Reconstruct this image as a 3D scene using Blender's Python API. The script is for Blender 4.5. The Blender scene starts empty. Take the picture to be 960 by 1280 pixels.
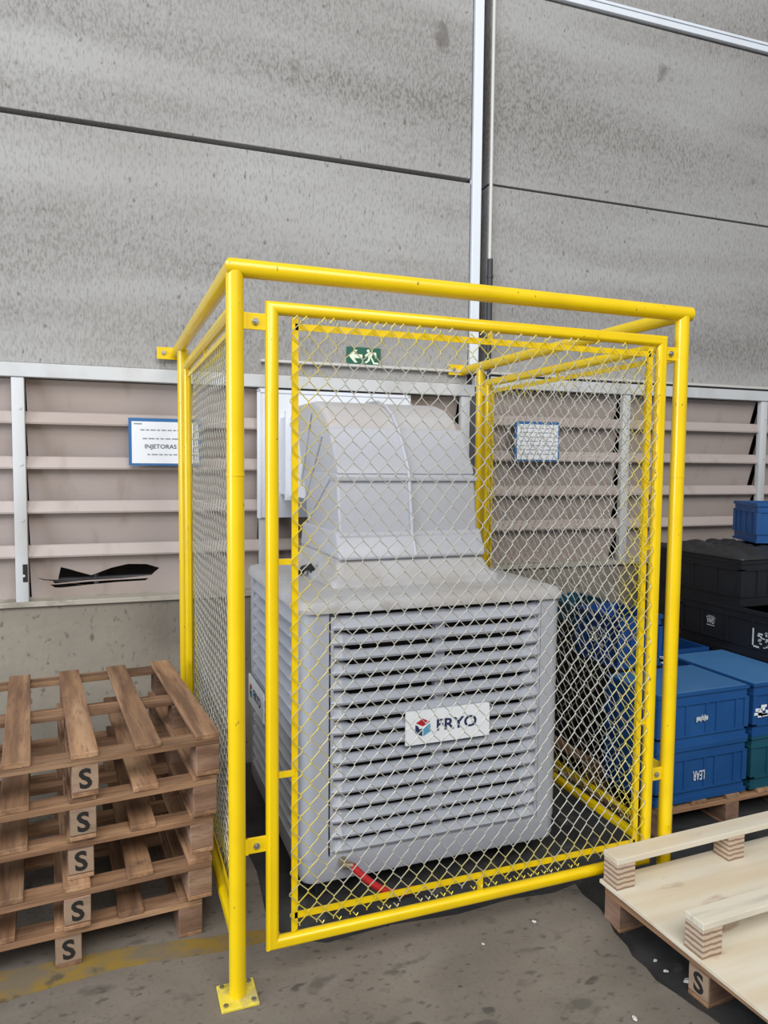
import bpy, bmesh, math, random
from mathutils import Vector, Matrix, Euler
from mathutils.geometry import tessellate_polygon
random.seed(7)
S = 1.25                      # metres per layout unit
C = bpy.context.scene.collection
TH = 0.02457                  # the wall is turned by this much against the cage

# ------------------------------------------------------------------ materials
def srgb(r, g, b):
    f = lambda c: c/12.92 if c <= .04045 else ((c+.055)/1.055)**2.4
    return (f(r/255), f(g/255), f(b/255), 1)

def mat(name, base, rough=.6, metal=0, layers=(), bump=None, vary=0, spec=None, coat=0):
    """layers: (colour, scale, stretch xyz, lo, hi, amount, detail) mixed over base by noise"""
    m = bpy.data.materials.new(name); m.use_nodes = True
    nt = m.node_tree; N = nt.nodes; L = nt.links
    b = N['Principled BSDF']
    b.inputs['Roughness'].default_value = rough; b.inputs['Metallic'].default_value = metal
    if spec is not None: b.inputs['Specular IOR Level'].default_value = spec
    if coat: b.inputs['Coat Weight'].default_value = coat; b.inputs['Coat Roughness'].default_value = .15
    tc = N.new('ShaderNodeTexCoord'); vec = tc.outputs['Object']
    oi = None
    if vary:
        oi = N.new('ShaderNodeObjectInfo')
        ad = N.new('ShaderNodeVectorMath'); ad.operation = 'MULTIPLY_ADD'
        L.new(oi.outputs['Random'], ad.inputs[0]); ad.inputs[1].default_value = (37, 53, 71)
        L.new(vec, ad.inputs[2]); vec = ad.outputs[0]
    rgb = N.new('ShaderNodeRGB'); rgb.outputs[0].default_value = base; col = rgb.outputs[0]
    for (c, sc, st, lo, hi, amt, det) in layers:
        mp = N.new('ShaderNodeMapping'); mp.inputs['Scale'].default_value = st; L.new(vec, mp.inputs[0])
        n = N.new('ShaderNodeTexNoise'); n.inputs['Scale'].default_value = sc; n.inputs['Detail'].default_value = det
        L.new(mp.outputs[0], n.inputs['Vector'])
        mr = N.new('ShaderNodeMapRange'); mr.inputs[1].default_value = lo; mr.inputs[2].default_value = hi
        mr.inputs[4].default_value = amt; L.new(n.outputs[0], mr.inputs[0])
        mx = N.new('ShaderNodeMix'); mx.data_type = 'RGBA'
        L.new(mr.outputs[0], mx.inputs[0]); L.new(col, mx.inputs[6]); mx.inputs[7].default_value = c
        col = mx.outputs[2]
    if vary:
        mr = N.new('ShaderNodeMapRange'); L.new(oi.outputs['Random'], mr.inputs[0])
        mr.inputs[3].default_value = 1-vary; mr.inputs[4].default_value = 1+vary
        hs = N.new('ShaderNodeHueSaturation'); L.new(col, hs.inputs['Color']); L.new(mr.outputs[0], hs.inputs['Value'])
        col = hs.outputs[0]
    L.new(col, b.inputs['Base Color'])
    if bump:
        sc, st, strength, dist = bump
        mp = N.new('ShaderNodeMapping'); mp.inputs['Scale'].default_value = st; L.new(vec, mp.inputs[0])
        n = N.new('ShaderNodeTexNoise'); n.inputs['Scale'].default_value = sc; n.inputs['Detail'].default_value = 5
        L.new(mp.outputs[0], n.inputs['Vector'])
        bp = N.new('ShaderNodeBump'); bp.inputs['Strength'].default_value = strength; bp.inputs['Distance'].default_value = dist
        L.new(n.outputs[0], bp.inputs['Height']); L.new(bp.outputs[0], b.inputs['Normal'])
    return m

M = {}
def concrete():
    m = mat('wall_concrete', srgb(162,161,160), .9, layers=[
        (srgb(176,175,173), .55, (.3,1,2.6), .45, .7, .5, 4), (srgb(150,145,141), .8, (1,1,1), .5, .72, .4, 3)], bump=(30, (1.3,1,.7), .22, .01))
    nt = m.node_tree; N = nt.nodes; L = nt.links; b = N['Principled BSDF']
    col = b.inputs['Base Color'].links[0].from_socket; tc = N.new('ShaderNodeTexCoord')
    def noise(sc, st, lo, hi, det):
        mp = N.new('ShaderNodeMapping'); mp.inputs['Scale'].default_value = st; L.new(tc.outputs['Object'], mp.inputs[0])
        n = N.new('ShaderNodeTexNoise'); n.inputs['Scale'].default_value = sc; n.inputs['Detail'].default_value = det
        L.new(mp.outputs[0], n.inputs['Vector']); r = N.new('ShaderNodeMapRange'); L.new(n.outputs[0], r.inputs[0])
        r.inputs[1].default_value = lo; r.inputs[2].default_value = hi; return r.outputs[0]
    def mul(a, c, k=None):
        x = N.new('ShaderNodeMath'); x.operation = 'MULTIPLY'; L.new(a, x.inputs[0])
        if k is None: L.new(c, x.inputs[1])
        else: x.inputs[1].default_value = k
        return x.outputs[0]
    band = noise(1.15, (.28,1,1.9), .40, .66, 4)          # weathered horizontal bands
    def over(col, c, f):
        x = N.new('ShaderNodeMix'); x.data_type = 'RGBA'; L.new(f, x.inputs[0]); L.new(col, x.inputs[6]); x.inputs[7].default_value = c; return x.outputs[2]
    col = over(col, srgb(132,129,126), mul(band, None, .5))
    col = over(col, srgb(104,99,92), mul(mul(band, noise(52, (1.6,1,.75), .46, .64, 6)), None, .75))
    col = over(col, srgb(122,118,112), mul(noise(60, (1.5,1,.5), .5, .68, 3), None, .5))
    col = over(col, srgb(84,80,74), mul(noise(24, (1.5,1,.8), .66, .72, 8), None, .6))
    col = over(col, srgb(90,84,78), mul(noise(3.2, (1,1,.9), .70, .76, 8), None, .6))
    L.new(col, b.inputs['Base Color']); return m
M['concrete'] = concrete()
M['concrete_low'] = mat('old_concrete', srgb(146,138,126), .9, layers=[
    (srgb(108,101,92), 1.6, (.6,1,1), .4, .66, .7, 6),
    (srgb(78,72,64), 30, (1,1,.7), .60, .72, .7, 5)], bump=(24, (1,1,1), .35, .01))
M['joint'] = mat('joint_dark', srgb(70,62,58), .95)
M['floor'] = mat('floor_concrete', srgb(124,115,104), .78, layers=[
    (srgb(98,92,85), .9, (1,1,1), .4, .65, .8, 5),
    (srgb(134,127,117), 2.3, (1,1.6,1), .5, .7, .45, 5),
    (srgb(70,66,61), 5, (1,1.7,1), .60, .68, .6, 7),
    (srgb(58,55,52), 7, (1,1.5,1), .645, .70, .75, 8), (srgb(78,73,67), 19, (1,1.6,1), .60, .68, .7, 6),
    (srgb(44,42,40), 26, (1,1.3,1), .69, .73, .8, 4),
    (srgb(84,79,73), 60, (1,1,1), .55, .72, .35, 3)], bump=(30, (1,1,1), .12, .01))
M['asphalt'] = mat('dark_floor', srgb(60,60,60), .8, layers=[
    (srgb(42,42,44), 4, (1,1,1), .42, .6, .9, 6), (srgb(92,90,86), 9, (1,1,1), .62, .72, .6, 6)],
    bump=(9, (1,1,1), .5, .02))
M['line'] = mat('floor_line_paint', srgb(138,112,46), .8, layers=[
    (srgb(110,101,88), 6, (1,1.6,1), .44, .58, .85, 8), (srgb(66,62,55), 14, (1,1,1), .58, .7, .7, 6)])
M['yellow'] = mat('yellow_paint', srgb(232,197,0), .3, layers=[
    (srgb(212,172,0), 6, (1,1,1), .45, .7, .35, 4), (srgb(110,92,30), 46, (1,1,.6), .725, .75, .8, 2)], coat=.25)
M['yellow_worn'] = mat('yellow_worn', srgb(226,205,70), .6, layers=[
    (srgb(168,158,120), 22, (1,1,1), .5, .62, .7, 5)])
M['steel'] = mat('bolt_steel', srgb(170,170,168), .35, .9)
M['grey'] = mat('cooler_plastic', srgb(170,174,184), .45, layers=[
    (srgb(158,161,170), 2.5, (1,1,1), .45, .7, .4, 4), (srgb(160,155,147), 40, (1,1,.5), .66, .76, .3, 3)])
M['grey_dusty'] = mat('cooler_plastic_dusty', srgb(182,182,185), .65, layers=[
    (srgb(172,166,161), 3.2, (1,1,1), .44, .64, .75, 5), (srgb(142,132,122), 9, (1,1.4,1), .6, .72, .5, 6)])
M['hood'] = mat('hood_plastic', srgb(184,186,194), .42, layers=[
    (srgb(176,175,178), 2, (1,1,1), .45, .7, .5, 4), (srgb(158,152,146), 34, (1,1,1), .68, .76, .35, 3)])
M['hood_top'] = mat('hood_plastic_dusty', srgb(188,187,189), .55, layers=[
    (srgb(181,174,171), 3, (1,1,1), .42, .64, .8, 5)])
M['white_sheet'] = mat('white_sheet', srgb(222,226,234), .45)
M['pad'] = mat('pad_dark', srgb(24,23,23), .9)
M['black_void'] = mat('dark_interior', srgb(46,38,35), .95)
M['louver'] = mat('louvre_fibreglass', srgb(178,166,161), .5, layers=[
    (srgb(160,144,136), 1.3, (.6,1,2.2), .4, .66, .6, 5), (srgb(140,122,112), 4, (2.4,1,.8), .58, .74, .35, 6)])
M['frame'] = mat('window_frame_paint', srgb(200,202,204), .5, layers=[
    (srgb(170,168,164), 5, (1,1,.5), .5, .7, .5, 5)])
M['sill'] = mat('window_sill', srgb(172,166,154), .8, layers=[(srgb(120,112,100), 9, (1,1,1), .5, .65, .6, 5)])
M['white_strip'] = mat('white_strip', srgb(222,228,236), .4, layers=[(srgb(196,196,192), 3, (1,1,.4), .5, .7, .5, 4)])
M['conduit_dark'] = mat('conduit_dark', srgb(52,54,58), .5)
M['conduit'] = mat('conduit_light', srgb(200,198,194), .45)
M['gutter'] = mat('dark_gutter', srgb(84,84,88), .6)
def wood(name, base, dark, light, st, v):
    return mat(name, base, .8, layers=[(dark, 5, st, .40, .62, .8, 6), (light, 3.2, st, .5, .66, .7, 4),
        (dark, 26, st, .55, .7, .5, 2), (srgb(52,40,34), 7, (1,1,1), .66, .74, .55, 5)], vary=v, bump=(22, st, .25, .006))
W0, W1, W2 = srgb(152,116,86), srgb(100,72,54), srgb(186,150,116)
M['wood_y'] = wood('old_wood_lengthwise', W0, W1, W2, (4,.35,4), .22)
M['wood_x'] = wood('old_wood_crosswise', W0, W1, W2, (.35,4,4), .22)
M['wood_b'] = wood('old_wood_block', srgb(142,110,90), srgb(104,78,62), srgb(168,140,118), (1,1,4), .2)
M['stencil_ground'] = mat('stencil_ground', srgb(150,128,108), .85, layers=[(srgb(120,98,80), 9, (1,1,4), .5, .7, .6, 4)], vary=.1)
M['stencil'] = mat('stencil_ink', srgb(28,25,24), .8)
M['ply'] = mat('pale_plywood', srgb(214,206,188), .6, layers=[
    (srgb(200,180,148), 2.2, (.4,5,1), .42, .66, .6, 5), (srgb(226,220,204), 1.6, (.5,4,1), .5, .7, .6, 3),
    (srgb(150,112,82), 3.6, (.9,3.0,1), .61, .72, .8, 3)], vary=.04)
M['ply_grey'] = mat('weathered_ply_board', srgb(214,206,188), .7, layers=[
    (srgb(170,166,156), 4, (.4,5,1), .48, .66, .7, 5)], vary=.05)
def laminated():
    m = mat('laminated_block', srgb(196,172,148), .8, vary=.08)
    nt = m.node_tree; N = nt.nodes; L = nt.links; b = N['Principled BSDF']
    tc = N.new('ShaderNodeTexCoord'); w = N.new('ShaderNodeTexWave'); w.wave_type = 'BANDS'; w.bands_direction = 'Z'
    w.inputs['Scale'].default_value = 15; w.inputs['Distortion'].default_value = 1.6; w.inputs['Detail'].default_value = 3; w.inputs['Detail Scale'].default_value = 2.5
    L.new(tc.outputs['Object'], w.inputs['Vector'])
    r = N.new('ShaderNodeValToRGB'); r.color_ramp.elements[0].color = srgb(138,114,96); r.color_ramp.elements[0].position = .2
    r.color_ramp.elements[1].color = srgb(192,172,150); r.color_ramp.elements[1].position = .6
    L.new(w.outputs['Color'], r.inputs[0]); L.new(r.outputs[0], b.inputs['Base Color'])
    return m
M['lam'] = laminated()
def plastic(name, c, c2, rough=.45): return mat(name, c, rough, layers=[(c2, 4, (1,1,1), .42, .7, .6, 5)], vary=.1)
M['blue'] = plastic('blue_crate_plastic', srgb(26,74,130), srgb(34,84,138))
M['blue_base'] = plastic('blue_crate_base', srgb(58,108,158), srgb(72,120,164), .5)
M['blue_dark'] = plastic('dark_blue_crate_plastic', srgb(22,64,124), srgb(26,76,136))
M['teal'] = plastic('teal_crate_plastic', srgb(24,74,92), srgb(36,92,110))
M['black'] = plastic('black_crate_plastic', srgb(27,29,34), srgb(36,38,44))
M['black_film'] = plastic('black_film', srgb(32,33,36), srgb(44,46,48), .5)
M['print_white'] = mat('white_print', srgb(206,212,216), .6, layers=[(srgb(150,160,166), 30, (1,1,1), .5, .7, .6, 3)])
M['paper'] = mat('white_paper', srgb(232,236,242), .6)
M['scrap'] = mat('scrap_paper', srgb(196,194,188), .7)
M['paper_shade'] = mat('paper_print_grey', srgb(140,146,156), .7)
M['ink'] = mat('dark_print', srgb(66,72,94), .6)
M['blue_frame'] = mat('notice_frame_blue', srgb(44,104,160), .5)
M['sign_green'] = mat('sign_green', srgb(24,92,72), .45)
M['sign_pale'] = mat('sign_pale', srgb(226,238,214), .5)
M['logo_red'] = mat('logo_red', srgb(176,30,44), .45)
M['logo_navy'] = mat('logo_navy', srgb(34,46,86), .45)
M['logo_blue'] = mat('logo_light_blue', srgb(84,160,200), .45)
M['hose_red'] = mat('red_hose', srgb(190,40,44), .4)
M['rubber'] = mat('black_rubber', srgb(28,28,30), .7)
M['brass'] = mat('brass_valve', srgb(176,160,130), .35, .7)

def wire_mat():
    """galvanised wire with yellow overspray along the painted bars round the edge"""
    m = mat('chain_link_wire', srgb(186,184,176), .45, .45)
    nt = m.node_tree; N = nt.nodes; L = nt.links; b = N['Principled BSDF']
    tc = N.new('ShaderNodeTexCoord'); sp = N.new('ShaderNodeSeparateXYZ'); L.new(tc.outputs['Generated'], sp.inputs[0])
    outs = []
    for ax, wd in ((0, .13), (2, .075)):
        s = N.new('ShaderNodeMath'); s.operation = 'SUBTRACT'; L.new(sp.outputs[ax], s.inputs[0]); s.inputs[1].default_value = .5
        a = N.new('ShaderNodeMath'); a.operation = 'ABSOLUTE'; L.new(s.outputs[0], a.inputs[0])
        r = N.new('ShaderNodeMapRange'); L.new(a.outputs[0], r.inputs[0]); r.inputs[1].default_value = .5-wd; r.inputs[2].default_value = .5-wd*.35
        outs.append(r.outputs[0])
    mx = N.new('ShaderNodeMath'); mx.operation = 'MAXIMUM'; L.new(outs[0], mx.inputs[0]); L.new(outs[1], mx.inputs[1])
    n = N.new('ShaderNodeTexNoise'); n.inputs['Scale'].default_value = 9; L.new(tc.outputs['Object'], n.inputs['Vector'])
    ml = N.new('ShaderNodeMath'); ml.operation = 'MULTIPLY'; L.new(mx.outputs[0], ml.inputs[0])
    nr = N.new('ShaderNodeMapRange'); L.new(n.outputs[0], nr.inputs[0]); nr.inputs[1].default_value = .3; nr.inputs[2].default_value = .55
    L.new(nr.outputs[0], ml.inputs[1])
    mc = N.new('ShaderNodeMix'); mc.data_type = 'RGBA'; L.new(ml.outputs[0], mc.inputs[0])
    mc.inputs[6].default_value = srgb(190,188,178); mc.inputs[7].default_value = srgb(222,204,70)
    L.new(mc.outputs[2], b.inputs['Base Color'])
    return m
M['wire'] = wire_mat()

# ------------------------------------------------------------------ mesh building
class MB:
    def __init__(s): s.v = []; s.f = []; s.mi = []; s.cur = 0
    def add(s, vs, fs):
        b = len(s.v); s.v += [tuple(v) for v in vs]
        for f in fs: s.f.append(tuple(b+i for i in f)); s.mi.append(s.cur)
        return s
    def box(s, x0, x1, y0, y1, z0, z1, bev=0, R=None):
        bm = bmesh.new(); bmesh.ops.create_cube(bm, size=1)
        for v in bm.verts:
            v.co = Vector((x0+(v.co.x+.5)*(x1-x0), y0+(v.co.y+.5)*(y1-y0), z0+(v.co.z+.5)*(z1-z0)))
        if bev: bmesh.ops.bevel(bm, geom=bm.edges[:], offset=bev, segments=2, affect='EDGES', profile=.5, clamp_overlap=True)
        if R: bmesh.ops.transform(bm, matrix=R, verts=bm.verts)
        return s.bm(bm)
    def bm(s, bm):
        bm.verts.index_update(); s.add([v.co for v in bm.verts], [[v.index for v in f.verts] for f in bm.faces]); bm.free(); return s
    def tube(s, pts, r, n=14, caps=True):
        pts = [Vector(p) for p in pts]; rings = []
        up = None
        for i, p in enumerate(pts):
            if i == 0: t = (pts[1]-p).normalized(); k = 1
            elif i == len(pts)-1: t = (p-pts[-2]).normalized(); k = 1
            else:
                a = (p-pts[i-1]).normalized(); c = (pts[i+1]-p).normalized(); t = (a+c).normalized(); k = 1
                h = t.dot(a); bis = (c-a)
            if up is None or abs(up.dot(t)) > .98:
                up = Vector((0,0,1)) if abs(t.z) < .9 else Vector((0,1,0))
            u = up.cross(t).normalized(); w = t.cross(u).normalized(); up = w
            ring = []
            for j in range(n):
                a_ = 2*math.pi*j/n; d = u*math.cos(a_)+w*math.sin(a_)
                if 0 < i < len(pts)-1 and bis.length > 1e-6:
                    bn = bis.normalized(); d = d + bn*(d.dot(bn))*(1/max(h,.35)-1)
                ring.append(p+d*r)
            rings.append(ring)
        vs = [q for r_ in rings for q in r_]; fs = []
        for i in range(len(rings)-1):
            for j in range(n):
                a, b = i*n+j, i*n+(j+1) % n; fs.append((a, b, b+n, a+n))
        if caps: fs.append(tuple(range(n))[::-1]); fs.append(tuple((len(rings)-1)*n+j for j in range(n)))
        return s.add(vs, fs)
    def prism(s, poly, a, b, axis='x', bev=0, bev_pred=None):
        """polygon given in the two other axes (in xyz order), extruded from a to b"""
        def pt(p, t): return {'x': (t, p[0], p[1]), 'y': (p[0], t, p[1]), 'z': (p[0], p[1], t)}[axis]
        bm = bmesh.new(); A = [bm.verts.new(pt(p, a)) for p in poly]; B = [bm.verts.new(pt(p, b)) for p in poly]
        bm.faces.new(A); bm.faces.new(B[::-1]); n = len(poly)
        for i in range(n): bm.faces.new((A[i], B[i], B[(i+1) % n], A[(i+1) % n]))
        bmesh.ops.recalc_face_normals(bm, faces=bm.faces)
        if bev:
            es = [e for e in bm.edges if (bev_pred is None or bev_pred(e))]
            bmesh.ops.bevel(bm, geom=es, offset=bev, segments=3, affect='EDGES', profile=.5, clamp_overlap=True)
        return s.bm(bm)
    def loft(s, rings, caps=True):
        n = len(rings[0]); vs = [p for r in rings for p in r]; fs = []
        for i in range(len(rings)-1):
            for j in range(n):
                a, b = i*n+j, i*n+(j+1) % n; fs.append((a, b, b+n, a+n))
        if caps: fs.append(tuple(range(n))[::-1]); fs.append(tuple((len(rings)-1)*n+j for j in range(n)))
        return s.add(vs, fs)
    def mesh(s, name, mats, smooth=False, T=None):
        me = bpy.data.meshes.new(name)
        vs = s.v if T is None else [tuple(T @ Vector(v)) for v in s.v]
        me.from_pydata([(x*S, y*S, z*S) for x, y, z in vs], [], s.f)
        for m in (mats if isinstance(mats, (list, tuple)) else [mats]): me.materials.append(m)
        for p, i in zip(me.polygons, s.mi): p.material_index = i
        bm = bmesh.new(); bm.from_mesh(me); bmesh.ops.recalc_face_normals(bm, faces=bm.faces); bm.to_mesh(me); bm.free()
        if smooth: me.shade_smooth(); me.set_sharp_from_angle(angle=math.radians(38))
        return me
    def build(s, name, mats, parent=None, smooth=False, loc=(0,0,0), rot=(0,0,0), T=None, label=None):
        return put(name, s.mesh(name, mats, smooth, T), parent, loc, rot, label)

def put(name, me, parent=None, loc=(0,0,0), rot=(0,0,0), label=None):
    o = bpy.data.objects.new(name, me); C.objects.link(o); o.parent = parent
    o.location = Vector(loc)*S; o.rotation_euler = rot
    if label: o['label'] = label
    return o
def thing(name, label, cat, loc=(0,0,0), rz=0, group=None):
    o = bpy.data.objects.new(name, None); C.objects.link(o); o.empty_display_size = .1
    o.location = Vector(loc)*S; o.rotation_euler = (0,0,rz); o['label'] = label; o['category'] = cat
    if group: o['group'] = group
    return o
def tag(o, label, cat, group=None):
    o['label'] = label; o['category'] = cat
    if group: o['group'] = group
    return o
def dup(root, loc, rz, label, group=None):
    def cp(o, par):
        c = o.copy(); C.objects.link(c); c.parent = par
        for ch in list(o.children): cp(ch, c)
        return c
    r = cp(root, None); r.location = Vector(loc)*S; r.rotation_euler = (0,0,rz); r['label'] = label
    if group: r['group'] = group
    return r
def struct(o): o['kind'] = 'structure'; return o
def text_mesh(txt, height, width=None, depth=.002, bold=0.0):
    """letters in the xz plane facing -y, centred on the origin, in layout units"""
    cu = bpy.data.curves.new('lettering', 'FONT'); cu.body = txt; cu.size = 1; cu.extrude = 0; cu.offset = bold
    cu.align_x = 'CENTER'; cu.resolution_u = 3
    o = bpy.data.objects.new('lettering', cu); C.objects.link(o)
    dg = bpy.context.evaluated_depsgraph_get(); me = bpy.data.meshes.new_from_object(o.evaluated_get(dg))
    bpy.data.objects.remove(o); bpy.data.curves.remove(cu)
    xs = [v.co.x for v in me.vertices]; ys = [v.co.y for v in me.vertices]
    x0, x1, y0, y1 = min(xs), max(xs), min(ys), max(ys)
    sy = height/(y1-y0); sx = (width/(x1-x0)) if width else sy
    mb = MB(); n = len(me.vertices)
    P = [((v.co.x-(x0+x1)/2)*sx, (v.co.y-(y0+y1)/2)*sy) for v in me.vertices]
    vs = [(x, -depth, z) for x, z in P]+[(x, 0, z) for x, z in P]
    ec = {}
    for p in me.polygons:
        for k in p.edge_keys: ec[k] = ec.get(k, 0)+1
    fs = [tuple(p.vertices) for p in me.polygons]
    fs += [(a, b, b+n, a+n) for (a, b), c in ec.items() if c == 1]
    mb.add(vs, fs); bpy.data.meshes.remove(me)
    return mb
RZ = lambda a: Matrix.Rotation(a, 4, 'Z')
def TR(x, y, z, a=0): return Matrix.Translation((x, y, z)) @ RZ(a)

# ------------------------------------------------------------------ setting: floor and wall
def poly_plate(pts, z0, z1):
    mb = MB(); mb.prism(pts, z0, z1, 'z'); return mb
edge = [(.16,1.62),(.175,1.3),(.15,.95),(.17,.6),(.15,.35),(.18,.20),(.30,.135),(.52,.15),(.75,.125),(.95,.14),(1.12,.12),(1.222,.14),(1.208,.078),(1.215,.0),(1.203,-.064),(1.178,-.13),(1.172,-.2),(1.156,-.242),(1.16,-.3),
        (1.150,-.351),(1.168,-.42),(1.179,-.477),(1.19,-.51),(1.196,-.544),(1.22,-.7),(1.25,-1.0),(1.24,-1.6),(1.28,-2.4),(1.26,-6)]
fl = poly_plate(edge+[(-6,-6),(-6,1.62)], -.06, 0).build('floor', M['floor']); struct(fl)
fd = MB().box(.05, 7, -6, 1.62, -.12, -.014).build('floor_sunken', M['asphalt']); struct(fd); fd.name = 'floor_dark_patch'  # dark floor; its colour also stands in for shade under the cooler
ln = poly_plate([(-1.6,.42-.28),(-.633,.335),(-.3,.327),(.0,.285),(.16,.262),(.14,.205),(-.019,.206),(-.3,.235),(-.548,.211),(-1.6,.03)], .0002, .0012)
ln = ln.build('floor_marking', M['line']); struct(ln)

WR = (0, 0, -TH)
YW = 1.656
def wallobj(name, mb, m, smooth=False): return struct(mb.build(name, m, None, smooth, rot=WR))
# window openings, in wall coordinates
XL0, XM, XR1 = -4.2, 1.515, 6.0
ZS_L, ZH_L, ZS_R, ZH_R = .853, 1.862, .928, 1.912
w = MB()
w.box(XL0, XM, YW, YW+.2, -.05, ZS_L-.02); w.box(XM, XR1, YW, YW+.2, -.05, ZS_R-.02)
wallobj('wall_back_lower', w, M['concrete_low'])
w = MB()
def panel(x0, x1, z0, z1): w.box(x0, x1, YW, YW+.16, z0, z1, bev=.004)
panel(XL0, 1.478, 1.926, 2.992); panel(XL0, 1.478, 3.015, 5.6)
panel(1.588, XR1, 1.99, 2.996); panel(1.588, XR1, 3.006, 4.02); panel(1.588, XR1, 4.03, 5.6)
wallobj('wall_back', w, M['concrete'])
w = MB(); w.box(XL0, XR1, YW+.165, YW+.22, 1.87, 5.6); w.box(XM-.05, XM+.03, YW+.02, YW+.165, .8, 1.95)
wallobj('wall_back_core', w, M['joint'])
w = MB(); w.box(1.486, 1.536, YW-.016, YW+.03, 2.0, 5.6, bev=.003)
wallobj('trim_1', w, M['white_strip'])
w = MB(); w.box(1.588, XR1, YW-.02, YW+.01, 4.032, 4.066, bev=.003)
w.box(1.588, XR1, YW-.012, YW+.01, 4.078, 4.092)
wallobj('trim_2', w, M['white_strip'])
w = MB(); w.box(XM, XR1, YW-.008, YW+.02, 1.958, 1.984)
wallobj('trim_3', w, M['gutter'])
w = MB(); w.box(.352, XR1, YW-.03, YW+.004, 1.985, 1.998, bev=.002)
wallobj('trim_4', w, M['conduit'])
# dark sheet, its colour standing in for the unlit space behind the louvres
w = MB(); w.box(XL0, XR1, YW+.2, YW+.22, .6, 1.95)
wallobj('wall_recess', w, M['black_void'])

def tess(outer, holes):
    loops = [outer]+holes
    tris = tessellate_polygon([[Vector((p[0], p[1], 0)) for p in l] for l in loops])
    return [p for l in loops for p in l], tris
HOLE1 = [(-.677,.951),(-.64,.940),(-.585,.936),(-.571,.998),(-.53,.985),(-.505,.975),(-.44,.952),(-.35,.986),(-.275,1.002),(-.19,.998),(-.13,.976),(-.155,.955),(-.167,.941),(-.30,.930),(-.45,.928),(-.60,.918),(-.61,.932),(-.645,.936)]
HOLE2 = [(-.621,.914),(-.59,.913),(-.45,.921),(-.30,.924),(-.18,.926),(-.195,.915),(-.33,.912),(-.47,.904),(-.53,.899),(-.575,.896),(-.60,.898)]
def slat(x0, x1, zt, P, hole=None, lip=True):
    """one fibreglass blade seen from indoors: a lip at the top, then the face falling away outwards"""
    t = .004; zf, zb = zt-.004, zt-P-.012; ya, yb = YW+.034, YW+.098
    def Y(z):
        u = min(1, max(0, (zf-z)/(zf-zb))); return ya+(yb-ya)*(u**.8)
    mb = MB()
    if lip: mb.prism([(YW+.026, zt+.053), (YW+.022, zt+.049), (YW+.0, zt+.004), (YW+.002, zt-.004), (YW+.040, zt-.004), (YW+.040, zt+.001), (YW+.008, zt+.003), (YW+.030, zt+.053)], x0, x1, 'x')
    zs_ = [zf+(zb-zf)*k/8 for k in range(9)]
    if hole is None:
        mb.prism([(Y(z), z) for z in zs_]+[(Y(z)+t, z) for z in reversed(zs_)], x0, x1, 'x')
    else:
        xs = [x0+(x1-x0)*i/16 for i in range(17)]
        outer = [(x, zf) for x in xs]+[(x1, z) for z in zs_[1:]]+[(x, zb) for x in reversed(xs[:-1])]+[(x0, z) for z in reversed(zs_[1:-1])]
        P2, tris = tess(outer, hole); n = len(P2)
        mb.add([(x, Y(z), z) for x, z in P2]+[(x, Y(z)+t, z) for x, z in P2], list(tris)+[tuple(n+i for i in f) for f in tris])
        k = len(outer)
        for h in hole:
            for i in range(len(h)):
                a, b = k+i, k+(i+1) % len(h)
                mb.f.append((a, b, b+n, a+n)); mb.mi.append(0)
            k += len(h)
    return mb
def louvre_window(name, x0, x1, mulls, zs, zh, bays):
    root = bpy.data.objects.new(name, None); C.objects.link(root); root.rotation_euler = WR; root['kind'] = 'structure'
    f = MB(); f.box(x0, x1, YW-.022, YW+.10, zh, zh+.062, bev=.003); f.build('window_header', M['frame'], root)
    f = MB(); f.box(x0, x1, YW-.018, YW+.13, zs-.024, zs, bev=.003); f.build('window_sill', M['sill'], root)
    for m in mulls:
        f = MB(); f.box(m-.026, m+.026, YW-.014, YW+.02, zs, zh, bev=.003)
        for k in range(4): f.tube([(m+.008, YW-.018, zs+.12+.25*k), (m+.008, YW-.012, zs+.12+.25*k)], .006, 8)
        f.build('mullion', M['frame'], root, smooth=True)
    P = (zh-zs)/5
    for i, (a, b) in enumerate(bays):
        for k in range(5):
            h = [HOLE1, HOLE2] if (a < -.6 < b and k == 4) else None
            slat(a, b, zh-P*k, P, h, k > 0).build('slat', M['louver'], root)
    return root
ml = [-1.82, -.726, .37, 1.465]
wl = louvre_window('window_1', XL0, XM, ml, ZS_L, ZH_L, [(-2.9,-1.84),(-1.80,-.752),(-.70,.348),(.392,1.443)])
mr_ = [2.515, 3.57, 4.62]
wr = louvre_window('window_2', XM, XR1, mr_, ZS_R, ZH_R, [(1.535,2.494),(2.536,3.549),(3.591,4.60),(4.641,5.6)])
f = MB(); f.box(XM-.02, XM+.03, YW-.01, YW+.1, ZS_R, ZH_R); f.build('mullion', M['gutter'], wr)
w = MB(); w.box(-.722, -.702, YW-.0165, YW-.0145, .945, 1.025); o = w.build('tape_patch', M['rubber'], wl); o['label'] = 'black tape patch on window mullion'
# things glimpsed through the broken blade
t = MB(); t.tube([(-.42,YW+.15,.88),(-.42,YW+.15,1.02)], .012, 8); t.box(-.62,-.1,YW+.14,YW+.17,.915,.935)
t.build('inner_bracket', M['gutter'], wl, smooth=True)

# pipes on the wall
p = MB(); p.tube([(1.592,YW-.016,2.60),(1.592,YW-.016,5.5)], .0095, 10)
o = p.build('conduit_pipe', M['conduit'], None, True, rot=WR); tag(o, 'thin pale conduit running up the concrete wall beside the white strip', 'pipe')
p = MB(); p.tube([(1.592,YW-.022,.0),(1.592,YW-.022,2.60)], .015, 12); p.tube([(1.592,YW-.022,2.50),(1.592,YW-.022,2.515)], .018, 12)
o = p.build('drain_pipe', M['conduit_dark'], None, True, rot=WR); tag(o, 'dark grey vertical pipe below the pale conduit, behind the yellow post', 'pipe')

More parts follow.
